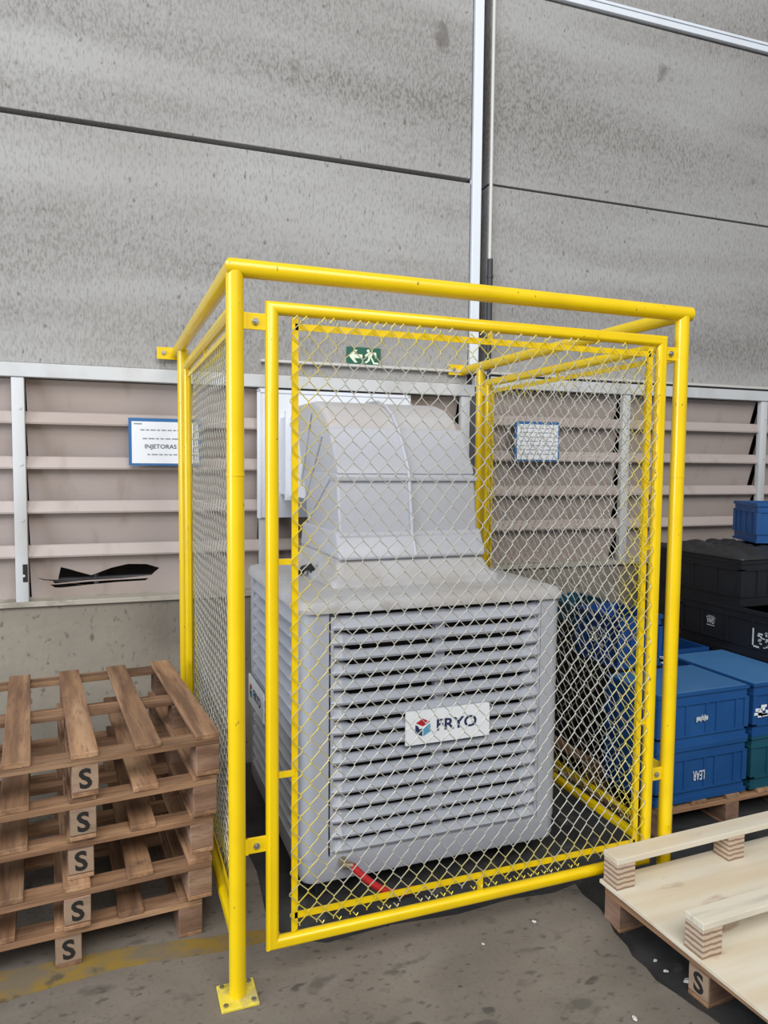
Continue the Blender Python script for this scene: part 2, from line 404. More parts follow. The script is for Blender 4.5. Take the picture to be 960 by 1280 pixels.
# signs
def wall_thing(name, label, cat, x, z, dy=.0, group=None):
    ca, sa = math.cos(-TH), math.sin(-TH); y = YW-dy
    return thing(name, label, cat, (ca*x-sa*y, sa*x+ca*y, z), -TH, group)
ex = wall_thing('exit_sign', 'small green emergency exit sign with left arrow and running figure', 'sign', .883, 2.043, .002)
MB().box(-.092, .092, -.008, .0, -.045, .045, bev=.003).build('sign_plate', M['sign_green'], ex)
a = MB(); a.prism([(-.08,-.002),(-.05,.03),(-.034,.03),(-.052,.008),(-.008,.008),(-.008,-.012),(-.052,-.012),(-.034,-.034),(-.05,-.034)], -.0095, -.008, 'y'); a.build('arrow', M['sign_pale'], ex)
a = MB()
a.prism([(.024+.008*math.cos(q), .028+.008*math.sin(q)) for q in [k*.5236 for k in range(12)]], -.0095, -.008, 'y')
for q in ([(.022,.018),(.044,.024),(.05,.016),(.04,-.004),(.024,-.004)], [(.022,.018),(.004,.004),(.008,-.002),(.026,.008)], [(.046,.02),(.066,.022),(.07,-.006),(.062,-.008),(.058,.012)],
          [(.026,-.002),(.038,-.002),(.03,-.024),(.012,-.036),(.004,-.03),(.02,-.02)], [(.034,-.002),(.042,-.002),(.058,-.03),(.08,-.03),(.08,-.038),(.052,-.038)]):
    a.prism(q, -.0095, -.008, 'y')
a.build('running_figure', M['sign_pale'], ex)

def notice(label, x0, x1, z0, z1, kind):
    cx, cz = (x0+x1)/2, (z0+z1)/2; W, H = (x1-x0)/2, (z1-z0)/2
    r = wall_thing('notice', label, 'notice', cx, cz, .03, 'notices on the louvres')
    MB().box(-W, W, -.006, .0, -H, H).build('frame', M['blue_frame'], r)
    g = MB().box(-W+.014, W-.010, -.0075, -.006, -H+.010, H-.016); g.cur = 1
    if kind == 0:
        for (zz, hw, wdt) in ((.052,-.004,.26),(.012,0,.24),(-.062,0,.2)):
            k = -wdt/2
            while k < wdt/2:
                l = random.uniform(.012,.03); g.box(.02+k, .02+k+l, -.0082, -.0075, zz, zz+.006); k += l+.006
        g.box(-W+.024, -W+.06, -.0082, -.0075, H-.03, H-.024)
        g.build('paper', [M['paper'], M['paper_shade']], r)
        text_mesh('INJETORAS', 0.026, .142, .001, .012).build('lettering', M['ink'], r, loc=(-.020,-.0075,-.024))
    else:
        for k in range(7):
            x = -W+.03
            zz = H-.04-k*.024
            while x < W-.04:
                l = random.uniform(.012,.035); g.box(x, x+l, -.0082, -.0075, zz, zz+.005); x += l+.008
        g.build('paper', [M['paper'], M['paper_shade']], r)
    return r
notice('blue framed notice reading INJETORAS, cut off by the yellow post', -.265, .060, 1.474, 1.694, 0)
notice('smaller white notice with blue edge on louvres, seen through right side mesh', 1.758, 2.044, 1.513, 1.735, 1)

# white sheet behind the duct
cp_ = wall_thing('duct_wall_panel', 'white sheet metal panel closing the louvres behind the cooler duct', 'panel', .732, 1.219, .026)
MB().box(-.402, .402, -.006, .002, 0, .632, bev=.002).build('sheet', M['white_sheet'], cp_)
b_ = MB(); b_.box(-.402, .402, -.012, -.006, .616, .632); b_.box(-.402,-.386,-.012,-.006,0,.632); b_.box(.386,.402,-.012,-.006,0,.632); b_.build('folded_rim', M['white_sheet'], cp_)

# ------------------------------------------------------------------ yellow cage
W_, D_, H_ = 1.486, 1.405, 2.0
cage = thing('safety_cage', 'yellow tubular steel cage with chain link panels around the grey cooler', 'cage')
PR = .0235
for (x, y, z0) in ((0,0,0),(W_,0,0),(0,D_,0),(W_,D_,-.0135)):
    p = MB(); p.tube([(x,y,z0+.006),(x,y,H_-.012)], PR, 20)
    if y == 0: p.tube([(x,y,1.455),(x,y,1.462)], PR+.0012, 20)
    post = p.build('post', M['yellow'], cage, True)
    b = MB(); b.box(x-.052, x+.052, y-.052, y+.052, z0, z0+.009, bev=.002)
    bp = b.build('base_plate', M['yellow_worn'], post); bp['label'] = 'worn scratched base plate'
    for sx in (-1,1):
        for sy in (-1,1): MB().tube([(x+sx*.038,y+sy*.038,z0+.009),(x+sx*.038,y+sy*.038,z0+.014)], .007, 6).build('bolt', M['steel'], post)
    g = MB()
    for k in range(4):
        a = k*math.pi/2+math.pi/4
        g.prism([(0,0),(.026,0),(0,.03)], -.003, .003, 'y')
    g.build('gusset', M['yellow_worn'], post, T=TR(x, y, z0+.009, math.pi/2) @ Matrix.Translation((PR-.002,0,0)))
rail = MB(); rail.tube([(-.008,1.648,H_),(-.003,0,H_),(W_+.03,0,H_)], PR+.001, 20)
rail.build('top_rail', M['yellow'], cage, True)
rail = MB(); rail.tube([(W_,.0,H_-.004),(W_,1.62,H_-.004)], PR, 20); rail.build('top_rail', M['yellow'], cage, True)
for x, sx in ((-.01,-1),(W_-.005,-1)):
    b = MB(); y = 1.600 if sx == -1 and x > 1 else 1.63
    b.box(x-.085, x+.012, y-.004, y+.004, H_-.03, H_+.026, bev=.002)
    o = b.build('wall_bracket', M['yellow'], cage)
    g = MB(); g.tube([(x-.055,y-.012,H_),(x-.055,y-.003,H_)], .01, 6); g.tube([(x-.055,y-.017,H_),(x-.055,y-.003,H_)], .005, 8); g.build('bolt', M['steel'], o, True)

def chain_link(x0, x1, z0, z1, y, seed, dh=.0515, dv=.0625, r=.0016):
    """pickets zigzag up the panel, each hooked into its neighbours"""
    rnd = random.Random(seed); mb = MB(); n = int(round((x1-x0)/(dh/2))); a = (x1-x0)/n/2
    ph1, ph2 = rnd.uniform(0,6), rnd.uniform(0,6); nseg = 5
    kz = int(round((z1-z0)/(dv/2)))
    def warp(x, z):
        ex = min(1, (x-x0)/.08, (x1-x)/.08, (z-z0)/.08, (z1-z)/.08); ex = max(0, ex)
        bul = .010*math.sin(3.1*x+ph1)*math.sin(2.7*z+ph2)*ex
        dx = .0028*math.sin(9*z+4*x+ph1)+.0018*math.sin(23*z+11*x+ph2)
        dz = .004*math.sin(7*x+3*z+ph2)+.0016*math.sin(19*x-13*z+ph1)
        return dx, bul, dz
    for i in range(n):
        xc = x0+(2*i+1)*a; pts = []; off = i % 2
        for k in range(kz+1):
            s = 1 if (k+off) % 2 == 0 else -1
            z = z0+k*(z1-z0)/kz
            zj = rnd.uniform(-.0016,.0016)
            x = xc+s*(a+r*.9)
            dx, bu, dz = warp(x, z)
            # flattened apex: two points, then the mid of the straight run
            pts.append((x+dx-s*.0012, y+bu-s*r*.6, z+dz+zj-.003)); pts.append((x+dx-s*.0012, y+bu+s*r*.6, z+dz+zj+.003))
        # ends: little hooks
        mb.tube(pts, r, nseg)
    # double hook ends along top and bottom
    for i in range(n):
        for (zz, dz) in ((z0, -1),(z1, 1)):
            x = x0+2*i*a+a*.3
            if rnd.random() < .55: mb.tube([(x, y, zz), (x+a*.8, y-.003, zz+dz*.012), (x+a*1.2, y-.002, zz+dz*.004)], r, nseg)
    return mb

def frame_tube(x0, x1, z0, z1, r=.0185):
    """closed mitred rectangle of tube in the xz plane"""
    mb = MB(); n = 16; cs = [(x0,z0),(x1,z0),(x1,z1),(x0,z1)]; rings = []
    sgn = [(-1,-1),(1,-1),(1,1),(-1,1)]
    for (cx, cz), (sx, sz) in zip(cs, sgn):
        rings.append([(cx+sx*r*math.cos(2*math.pi*j/n), r*math.sin(2*math.pi*j/n), cz+sz*r*math.cos(2*math.pi*j/n)) for j in range(n)])
    vs = [p for q in rings for p in q]; fs = []
    for i in range(4):
        for j in range(n):
            a, b = i*n+j, i*n+(j+1) % n; c, d = ((i+1) % 4)*n+(j+1) % n, ((i+1) % 4)*n+j
            fs.append((a, b, c, d))
    return mb.add(vs, fs)
def mesh_panel(T, wid, label, seed, zb=.134, zt=1.904, ym=.012, brackets=True, trim=0):
    """tube frame > flat bars, wire mesh, brackets. local x runs 0..wid along the panel"""
    q = frame_tube(.098, wid-.084, zb, zt).build('mesh_panel', M['yellow'], cage, True); q.matrix_local = Matrix.Translation(T.to_translation()*S) @ T.to_3x3().to_4x4()
    q['label'] = label
    xa, xb, za, zc = .162, wid-.128, zb+.068, zt-.045
    f = MB(); w = .009; t = .0025
    f.box(xa-w, xa+w, -t, t, zb+.02, zt-.02); f.box(xb-w, xb+w, -t, t, zb+.02, zt-.02)
    f.box(xa, xb, -t, t, za-w, za+w); f.box(xa, xb, -t, t, zc-w, zc+w)
    for z in (.62, 1.22): f.box(.098, xa, -.004, .004, z-.008, z+.008); f.box(xb, wid-.084, -.004, .004, z-.008, z+.008)
    f.box((xa+xb)/2-.008, (xa+xb)/2+.008, -.004, .004, zb, za); f.box((xa+xb)/2-.006, (xa+xb)/2+.006, -.004, .004, zc, zt)
    f.build('flat_bar_frame', M['yellow'], q)
    chain_link(xa-.012, xb+.026, za-.020, zc+.016, -ym, seed).build('chain_link_mesh', M['wire'], q, True)
    if brackets:
        for x0, x1 in ((.018,.088),(wid-.078,wid-.02)):
            for z in (.43, 1.865):
                b = MB(); b.box(x0, x1, -.004, .003, z-.022, z+.022, bev=.0015); b.box(x0, x0+.012, -.008, .003, z-.022, z+.022)
                o = b.build('bracket', M['yellow'], q)
                g = MB(); xm = (x0+x1)/2; g.tube([(xm,-.010,z),(xm,-.003,z)], .009, 6); g.tube([(xm,-.014,z),(xm,-.003,z)], .0045, 8)
                g.build('bracket_bolt', M['steel'], q)
    return q
mesh_panel(TR(0,0,0), W_, 'large front panel of wire mesh in a yellow tube frame', 3)
mesh_panel(TR(.008,D_,0,-math.pi/2), D_, 'side panel of wire mesh beside the brown pallet stack', 5, ym=-.018)
mesh_panel(TR(W_,0,0,math.pi/2), D_, 'side panel of wire mesh beside the blue crates', 8, ym=-.012)

# ------------------------------------------------------------------ evaporative cooler
X0, X1, Y0, Y1, ZB, ZT = .268, 1.258, .318, 1.275, .085, 1.0
cool = thing('evaporative_cooler', 'large grey evaporative air cooler with louvred sides and curved duct hood inside cage', 'air cooler', (0,0,0))
# legs / stand
for x in (X0+.12, X1-.12):
    for y in (Y0+.14, Y1-.14):
        MB().box(x-.05, x+.05, y-.05, y+.05, -.0135, ZB-.010, bev=.006).build('foot', M['rubber'], cool)
def rrect(x0, x1, y0, y1, z, r, n=6):
    pts = []
    for (cx, cy, a0) in ((x1-r,y1-r,0),(x0+r,y1-r,90),(x0+r,y0+r,180),(x1-r,y0+r,270)):
        for k in range(n+1):
            a = math.radians(a0+90*k/n); pts.append((cx+r*math.cos(a), cy+r*math.sin(a), z))
    return pts
b = MB(); b.loft([rrect(X0+.018,X1-.018,Y0+.018,Y1-.018,ZB-.012,.04), rrect(X0+.004,X1-.004,Y0+.004,Y1-.004,ZB-.002,.045), rrect(X0,X1,Y0,Y1,ZB+.014,.045), rrect(X0,X1,Y0,Y1,.165,.045), rrect(X0+.006,X1-.006,Y0+.006,Y1-.006,.168,.04)])
b.build('basin', M['grey'], cool, True)
# corner posts: rounded quarter columns
for (sx, sy) in ((0,0),(1,0),(0,1),(1,1)):
    cw = .088; r = .038; pts = []
    base = [(cw,0)]+[(cw, .04)]+[(.04,.04)]+[(.04,cw)]+[(0,cw)]+[(r-r*math.cos(math.radians(k*15)), r-r*math.sin(math.radians(k*15))) for k in range(7)]
    poly = [((X0+x) if not sx else (X1-x), (Y0+y) if not sy else (Y1-y)) for x, y in base]
    p = MB(); p.prism(poly, .166, ZT, 'z'); p.build('corner_post', M['grey'], cool, True)
# dark wet pad inside
MB().box(X0+.075, X1-.075, Y0+.075, Y1-.075, .166, ZT).build('cooling_pad', M['pad'], cool)
def grille(wid, T, name='louvre_grille'):
    """wid wide, local x 0..wid, facing -y; sixteen curved blades round a dark opening"""
    g = MB(); z0, z1 = .175, .985; n = 16; P = (z1-z0)/n
    g.box(0, .010, -.004, .03, z0-.006, z1); g.box(wid-.010, wid, -.004, .03, z0-.006, z1); g.box(0, wid, -.002, .03, z0-.008, z0+.008)
    g.box(wid/2-.018, wid/2+.018, .008, .035, z0, z1)
    for k in range(n):
        zb = z0+P*k+.006; zt = zb+P*.98
        hh = P*.54 if k < n-1 else P*.84
        xs = [.0, .014, .04, .075, wid-.075, wid-.04, wid-.014, wid]
        fwd = [0, -.006, -.010, -.012, -.012, -.010, -.006, 0]
        topz = [P*.96, P*.96, P*.86, 0, 0, P*.86, P*.96, P*.96]
        rings = []
        for x, f_, tz in zip(xs, fwd, topz):
            h_ = max(hh, tz)
            rings.append([(x, .0+f_, zb), (x, -.004+f_, zb+.008), (x, .020+f_*.5, zb+h_), (x, .024+f_*.5, zb+h_), (x, .006+f_, zb+.002)])
        g.loft(rings)
    return g.build(name, M['grey'], cool, T=T)
GW = .806
grille(GW, TR(X0+.094, Y0+.004, 0), 'louvre_grille')
grille(Y1-Y0-.176, TR(X0+.004, Y1-.088, 0, -math.pi/2), 'louvre_grille')
grille(Y1-Y0-.176, TR(X1-.004, Y0+.088, 0, math.pi/2), 'louvre_grille')
# lid with a stepped overhang
l = MB(); l.loft([rrect(X0-.012,X1+.012,Y0-.012,Y1+.012,ZT,.05), rrect(X0-.014,X1+.014,Y0-.014,Y1+.014,ZT+.012,.05), rrect(X0-.004,X1+.004,Y0-.004,Y1+.004,ZT+.036,.05), rrect(X0+.02,X1-.02,Y0+.02,Y1-.02,ZT+.044,.05), rrect(X0+.06,X1-.06,Y0+.06,Y1-.06,ZT+.044,.04)])
l.build('lid', M['grey_dusty'], cool, True, label='dusty flat top of the cooler')
# skirt
HX0, HX1 = .476, 1.05
k = MB(); zt = ZT+.045
k.loft([rrect(.425,1.112,.515,1.20,zt-.004,.03), rrect(.425,1.112,.515,1.20,zt+.022,.03), rrect(.45,1.085,.54,1.17,zt+.035,.03), rrect(HX0-.012,HX1+.012,.578,1.12,1.14,.02)])
k.build('hood_skirt', M['grey_dusty'], cool, True)
# hood segments, each overlapping the one below
def seg(front, back, x0, x1, m, bev=.016, top=False):
    poly = front+back
    s_ = MB(); s_.prism(poly, x0, x1, 'x', bev=bev, bev_pred=lambda e: True)
    return s_.build('hood_section', m, cool, True)
seg([(.552,1.138),(.557,1.162),(.598,1.240)], [(1.09,1.240),(1.12,1.138)], HX0-.014, HX1+.014, M['hood'], .012)
seg([(.596,1.226),(.628,1.44),(.640,1.462)], [(1.14,1.462),(1.05,1.226)], HX0, HX1, M['hood'], .014)
seg([(.628,1.452),(.640,1.478),(.742,1.624),(.752,1.632)], [(1.24,1.632),(1.14,1.452)], HX0+.002, HX1-.002, M['hood'], .014)
seg([(.742,1.618),(.80,1.678),(.88,1.722),(.98,1.748),(1.12,1.752)], [(1.30,1.752),(1.30,1.600)], HX0+.006, HX1-.006, M['hood_top'], .022)
for (y0_, z0_) in ((.586, 1.212), (.612, 1.426)):
    MB().box(HX0-.004, HX1+.004, y0_, y0_+.12, z0_, z0_+.017, bev=.004).build('hood_flange', M['hood'], cool)
s_ = MB(); s_.tube([(.765,.548,1.145),(.765,.592,1.236),(.765,.590,1.25),(.765,.630,1.468),(.765,.742,1.63),(.765,.80,1.684),(.765,.88,1.728),(.765,.98,1.753),(.765,1.12,1.757)], .008, 8)
s_.build('hood_seam', M['hood'], cool, True)
# pleats pressed into the near side cheek
for pts in ([(1.02,1.262),(.70,1.44)], [(1.10,1.32),(.83,1.60)], [(1.16,1.40),(1.0,1.70)]):
    s_ = MB(); s_.tube([(HX0-.001, y, z) for y, z in pts], .005, 8); s_.build('cheek_rib', M['hood'], cool, True)
d = MB(); d.box(HX0+.008, HX1-.008, 1.10, 1.616, 1.335, 1.715, bev=.006); d.build('duct', M['white_sheet'], cool)
d = MB(); d.box(HX0-.014, HX1+.014, 1.40, 1.425, 1.315, 1.735, bev=.003); d.build('duct_flange', M['white_sheet'], cool)
d = MB(); d.tube([(.445,.80,1.05),(.42,.80,1.085),(.40,.83,1.075),(.395,.86,1.05)], .012, 8); d.build('cable_loop', M['rubber'], cool, True)
# logo plates
def logo_plate(T, wpl, hpl):
    pl = MB().box(-wpl/2, wpl/2, -.003, .004, -hpl/2, hpl/2).build('logo_plate', M['paper'], cool)
    pl.matrix_local = Matrix.Translation(T.to_translation()*S) @ T.to_3x3().to_4x4(); pl['label'] = 'white plate with cube emblem and FRYO lettering'
    k = wpl/.322; cx = -.098*k; r = .030*k
    h = lambda d: (cx+r*math.sin(math.radians(d))*1.0, r*math.cos(math.radians(d)))
    g = .0025*k
    top = [(cx, .004*k), (cx+.026*k, .0175*k), (cx, .031*k), (cx-.026*k, .0175*k)]
    MB().prism(top, -.0042, -.003, 'y').build('emblem_top', M['logo_red'], pl)
    MB().prism([(cx-.002*k, -.003*k), (cx-.002*k, -.031*k), (cx-.028*k, -.017*k), (cx-.028*k, .011*k), (cx-.018*k,.006*k), (cx-.012*k,-.006*k)], -.0042, -.003, 'y').build('emblem_left_face', M['logo_navy'], pl)
    MB().prism([(cx+.002*k, -.003*k), (cx+.002*k, -.031*k), (cx+.028*k, -.017*k), (cx+.028*k, .011*k)], -.0042, -.003, 'y').build('emblem_right_face', M['logo_blue'], pl)
    t = text_mesh('FRYO', .041*k, .155*k, .0012, .02); t.build('lettering', M['logo_navy'], pl, loc=(.032*k, -.003, .002*k))
logo_plate(TR(.789, Y0-.014, .581), .325, .118)
logo_plate(TR(X0-.012, 1.06, .50, -math.pi/2), .325, .118)
# water inlet and hose
h = MB(); h.tube([(.405,Y0-.004,.150),(.405,Y0-.03,.150)], .016, 10); h.tube([(.398,Y0-.03,.150),(.430,Y0-.032,.143)], .012, 10); h.build('inlet_valve', M['brass'], cool, True)
h = MB(); pts = []
for i in range(17):
    u = i/16; pts.append((.43+.22*u, Y0-.032-.03*math.sin(u*3.1), .143-.125*(1-(1-u)**2)+.0))
h.tube(pts, .0125, 10); h.build('hose', M['hose_red'], cool, True, label='red water hose')

# ------------------------------------------------------------------ pallets
PW, PD, PH = .78, .92, .13
def s_block(b, face_y, z0, z1, hw):
    MB().box(-hw, hw, face_y-.0008, face_y, z0, z1).build('stencil_ground', M['stencil_ground'], b)
    text_mesh('S', (z1-z0)*.84, hw*1.02, .0008, .030).build('stencil_letter', M['stencil'], b, loc=(0, face_y-.0009, (z0+z1)/2), rot=(0, math.radians(-3), 0))
def make_pallet(label, loc, rz, group, stencil=True):
    r = thing('wooden_pallet', label, 'pallet', loc, rz, group)
    rnd = random.Random(11)
    bm_ = MB().box(-.037, .037, -PD/2, PD/2, PH-.017, PH, bev=.002).mesh('deck_board', M['wood_y'])
    st = MB().box(-PW/2, PW/2, -.036, .036, PH-.036, PH-.0175, bev=.002).mesh('stringer_board', M['wood_x'])
    bl = MB().box(-.036, .036, -.05, .05, .013, PH-.0365, bev=.002).mesh('block', M['wood_b'])
    rn = MB().box(-.036, .036, -PD/2, PD/2, 0, .0125, bev=.002).mesh('runner_board', M['wood_y'])
    for i in range(5): put('deck_board', bm_, r, (-PW/2+.037+i*(PW-.074)/4, rnd.uniform(-.004,.004), 0), (0,0,rnd.uniform(-.006,.006)))
    for y in (-PD/2+.037, 0, PD/2-.037): put('stringer_board', st, r, (0, y, 0))
    for x in (-PW/2+.037, 0, PW/2-.037):
        put('runner_board', rn, r, (x, 0, 0))
        for y in (-PD/2+.051, 0, PD/2-.051):
            b = put('block', bl, r, (x, y, 0), (0,0,rnd.uniform(-.02,.02)))
            if x == 0 and y < -.1 and stencil: s_block(b, -.0505, .018, .090, .034)
    return r
base_p = None
front = [(-.452,.292),(-.424,.262),(-.414,.296),(-.405,.268),(-.397,.262)]
rots = [3.6, 4.6, 4.4, 5.4, 5.2]
names = ['brown wooden pallet on the floor at the bottom of the stack left of the cage',
         'brown wooden pallet second from the floor in the stack left of the cage',
         'brown wooden pallet in the middle of the stack of five',
         'brown wooden pallet just under the top one of the stack of five',
         'brown wooden pallet on top of the stack, its slatted deck in view']
for i, ((fx, fy), a) in enumerate(zip(front, rots)):
    a = math.radians(a); loc = (fx+.005-math.sin(a)*PD/2, fy+math.cos(a)*PD/2, i*(PH+.0006))
    if i == 0: base_p = make_pallet(names[0], loc, a, 'stacked brown pallets')
    else: dup(base_p, loc, a, names[i])
a3 = math.radians(3)
dup(base_p, (1.196+math.cos(a3)*PD/2+math.sin(a3)*PW/2, -.054+math.sin(a3)*PD/2-math.cos(a3)*PW/2, -.0135), -math.pi/2+a3, 'reddish wooden pallet with S stencil under the pale plywood sheet', 'pallets on the right')
plain_p = make_pallet('weathered wooden pallet carrying the blue crates', (1.735+PW/2, .303+PD/2, -.0135), 0, 'pallets on the right', False)
dup(plain_p, (2.60+PW/2, .47+PD/2, -.0135), 0, 'wooden pallet under the black crates, mostly hidden', 'pallets on the right')

pp = thing('plywood_pallet', 'pale plywood pallet lying upside down with its runners upward', 'pallet', (1.182, -.044, PH-.0130), math.radians(1.4))
PPW, PPD = .96, .80
MB().box(0, PPW, -PPD, 0, 0, .012, bev=.001).build('plywood_sheet', M['ply'], pp)
lb = MB().box(0, .072, -.066, 0, .0125, .0965, bev=.0015).mesh('laminated_block', M['lam'])
for j, y in enumerate((-.012, -.362, -.730)):
    for x in (.006, .485, .88): put('laminated_block', lb, pp, (x, y, 0))
    MB().box(.004, PPW-.004, y-.068, y+.002, .097, .117, bev=.002).build('runner', M['ply'] if j == 0 else M['ply_grey'], pp)

# ------------------------------------------------------------------ crates
def crate_parts(r, w, d, h, m, upside=False, lid_m=None, ribs=True):
    """stacking crate, origin at the bottom centre"""
    hw, hd = w/2, d/2; t = .008
    b = MB()
    def wallring(x, y, z0, z1, tt):
        b.box(-x, x, -y, -y+tt, z0, z1); b.box(-x, x, y-tt, y, z0, z1); b.box(-x, -x+tt, -y+tt, y-tt, z0, z1); b.box(x-tt, x, -y+tt, y-tt, z0, z1)
    ins = .007
    wallring(hw-ins, hd-ins, .0, h, t)
    if upside: b.box(-hw+ins, hw-ins, -hd+ins, hd-ins, h-.008, h-.002)
    else: b.box(-hw+ins, hw-ins, -hd+ins, hd-ins, .001, .008)
    q = b
    def band(z0, z1, e=0):
        for (x0, x1, y0, y1) in ((-hw-e,hw+e,-hd-e,-hd+ins+.001),(-hw-e,hw+e,hd-ins-.001,hd+e),(-hw-e,-hw+ins+.001,-hd+ins,hd-ins),(hw-ins-.001,hw+e,-hd+ins,hd-ins)):
            q.box(x0, x1, y0, y1, z0, z1)
    zz = (lambda a, c: (h-c, h-a)) if upside else (lambda a, c: (a, c))
    band(*zz(h-.018, h)); band(*zz(h-.052, h-.044)); band(*zz(.0, .012)); band(*zz(.045, .051))
    v = b; z0, z1 = zz(.05, h-.045)
    n = 4 if w < .4 else 6
    for i in range(1, n):
        x = -hw+i*w/n+(.012 if i % 2 else -.012)
        for s in (-1, 1): v.box(x-.004, x+.004, s*(hd-.0035)-.0038, s*(hd-.0035)+.0038, z0, z1)
    for i in range(1, 4):
        y = -hd+i*d/4
        for s in (-1, 1): v.box(s*(hw-.0035)-.0038, s*(hw-.0035)+.0038, y-.004, y+.004, z0, z1)
    for sx in (-1,1):
        for sy in (-1,1): v.box(sx*(hw-.012)-.012, sx*(hw-.012)+.012, sy*(hd-.012)-.012, sy*(hd-.012)+.012, z0, z1)
    v.build('crate_body', m, r)
    if upside and lid_m:
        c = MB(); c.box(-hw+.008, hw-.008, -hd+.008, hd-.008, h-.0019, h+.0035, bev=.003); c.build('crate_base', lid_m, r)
def crate(label, cx, cy, z, w, d, h, m, group, rz=0, upside=False, lid_m=None, name='plastic_crate'):
    r = thing(name, label, 'crate', (cx, cy, z), rz, group); crate_parts(r, w, d, h, m, upside, lid_m); return r
def marks(r, spec, m=None, name='label_print', face='front', w=0, d=0, cx=0, cz=0):
    T = TR(cx, -d/2-.0006, cz) if face == 'front' else TR(-w/2-.0006, -cx, cz, -math.pi/2)
    b = MB()
    for (x0, x1, z0, z1) in spec: b.box(x0, x1, -.0006, .0006, z0, z1)
    return b.build(name, m or M['print_white'], r, T=T)
G = 'blue crates on the pallet'; B0 = PH-.0125; CH = .228
rA1 = crate('blue crate lettered LEAR upside down, bottom of the front stack', 1.96, .475, B0, .48, .33, CH, M['blue'], G, upside=True)
text_mesh('LEAR', .040, .062, .0006, .012).build('lettering', M['print_white'], rA1, loc=(-.02,-.1655,.105), rot=(0, math.pi, 0))
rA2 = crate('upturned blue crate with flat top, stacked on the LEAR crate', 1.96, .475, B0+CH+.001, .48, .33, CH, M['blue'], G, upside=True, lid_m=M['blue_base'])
sp = []; x = -.03
rr = random.Random(3)
for i in range(9): sp.append((x, x+.005, -.008+(.0 if i % 3 else -.005), .008+(.006 if i in (4,6) else 0))); x += .0068
marks(rA2, sp, d=.33, cx=-.012, cz=.115)
rB1 = crate('teal green crate under the long blue crate at the picture edge', 2.392, .56, B0, .335, .50, CH, M['teal'], G, upside=True)
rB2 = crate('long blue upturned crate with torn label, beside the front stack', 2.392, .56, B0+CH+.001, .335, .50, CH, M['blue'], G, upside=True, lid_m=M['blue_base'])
def torn(r, seed, tw, th, n, **kw):
    q = random.Random(seed); b = []
    for i in range(n):
        x = q.uniform(-tw/2, tw/2); z = q.uniform(-th/2, th/2); b.append((x-q.uniform(.004,.02), x+q.uniform(.004,.02), z-q.uniform(.003,.012), z+q.uniform(.003,.012)))
    return marks(r, b, M['paper'], 'torn_label', **kw)
torn(rB2, 4, .10, .045, 16, d=.50, cx=-.10, cz=.11)
rC1 = crate('dark blue crate low behind the front stack', 2.27, .985, B0, .44, .32, CH, M['blue_dark'], G)
rC2 = crate('dark blue open crate with white label behind the flat topped crates', 2.27, .985, B0+CH+.001, .44, .32, CH+.015, M['blue_dark'], G)
torn(rC2, 9, .13, .022, 18, d=.32, cx=-.10, cz=.205)
# the narrow columns seen through the right hand mesh
DW, DD = .25, .32
def column(y, mats, labels):
    z = B0; out = []
    for (m, h), lb in zip(mats, labels):
        out.append(crate(lb, 1.925, y, z, DW, DD, h, m, 'small crates behind the mesh')); z += h+.001
    return out
d2 = column(.825, [(M['black'],.23),(M['black'],.23),(M['blue_dark'],.235)],  # lower two coloured black in place of the shadow low on this column
       ['small black crate at the foot of the near column behind the side mesh', 'small black crate midway up the near column behind the side mesh', 'small dark blue crate with pale label topping the near column behind the side mesh'])
torn(d2[2], 12, .10, .07, 20, face='side', w=DW, d=DD, cx=.02, cz=.12)
d1 = column(1.15, [(M['black'],.23),(M['black'],.23),(M['black'],.14),(M['teal'],.09)],
       ['small black crate on the pallet, far column beside the cooler', 'small black crate second up in the far column beside the cooler', 'shallow black crate below the teal tray beside the cooler', 'shallow teal tray topping the far column right of the cooler'])
# black stack
GB = 'black crates at the right'; BX, BWd, BD = 2.87, .60, .64
zz = B0
lb = ['large black crate at the bottom of the black stack, mostly hidden', 'large black crate second up in the black stack, mostly hidden', 'large black crate with white printed labels, third up in the black stack', 'large black crate topping the black stack below a blue crate']
for i in range(4):
    r = crate(lb[i], BX, .80 if i < 3 else 1.04, zz, BWd, BD, .2285, M['black'], GB); zz += .2295
    if i == 2:
        text_mesh('VWD', .026, .05, .0006, .01).build('lettering', M['print_white'], r, T=TR(-BWd/2-.0008, -.02+.12, .125, -math.pi/2))
        marks(r, [(-.03,.03,.142,.145),(-.02,.02,.15,.152),(-.025,.025,.102,.105)], face='side', w=BWd, d=BD, cx=-.10, name='label_lines')
        sp = [(-.06,-.052,-.045,.045),(-.06,-.02,-.045,-.037)]; q = random.Random(6)
        for k in range(34):
            x = q.uniform(-.03,.09); z = q.uniform(-.04,.035); sp.append((x, x+q.uniform(.005,.02), z, z+q.uniform(.004,.012)))
        marks(r, sp, face='side', w=BWd, d=BD, cx=.22, cz=.10, name='torn_label')
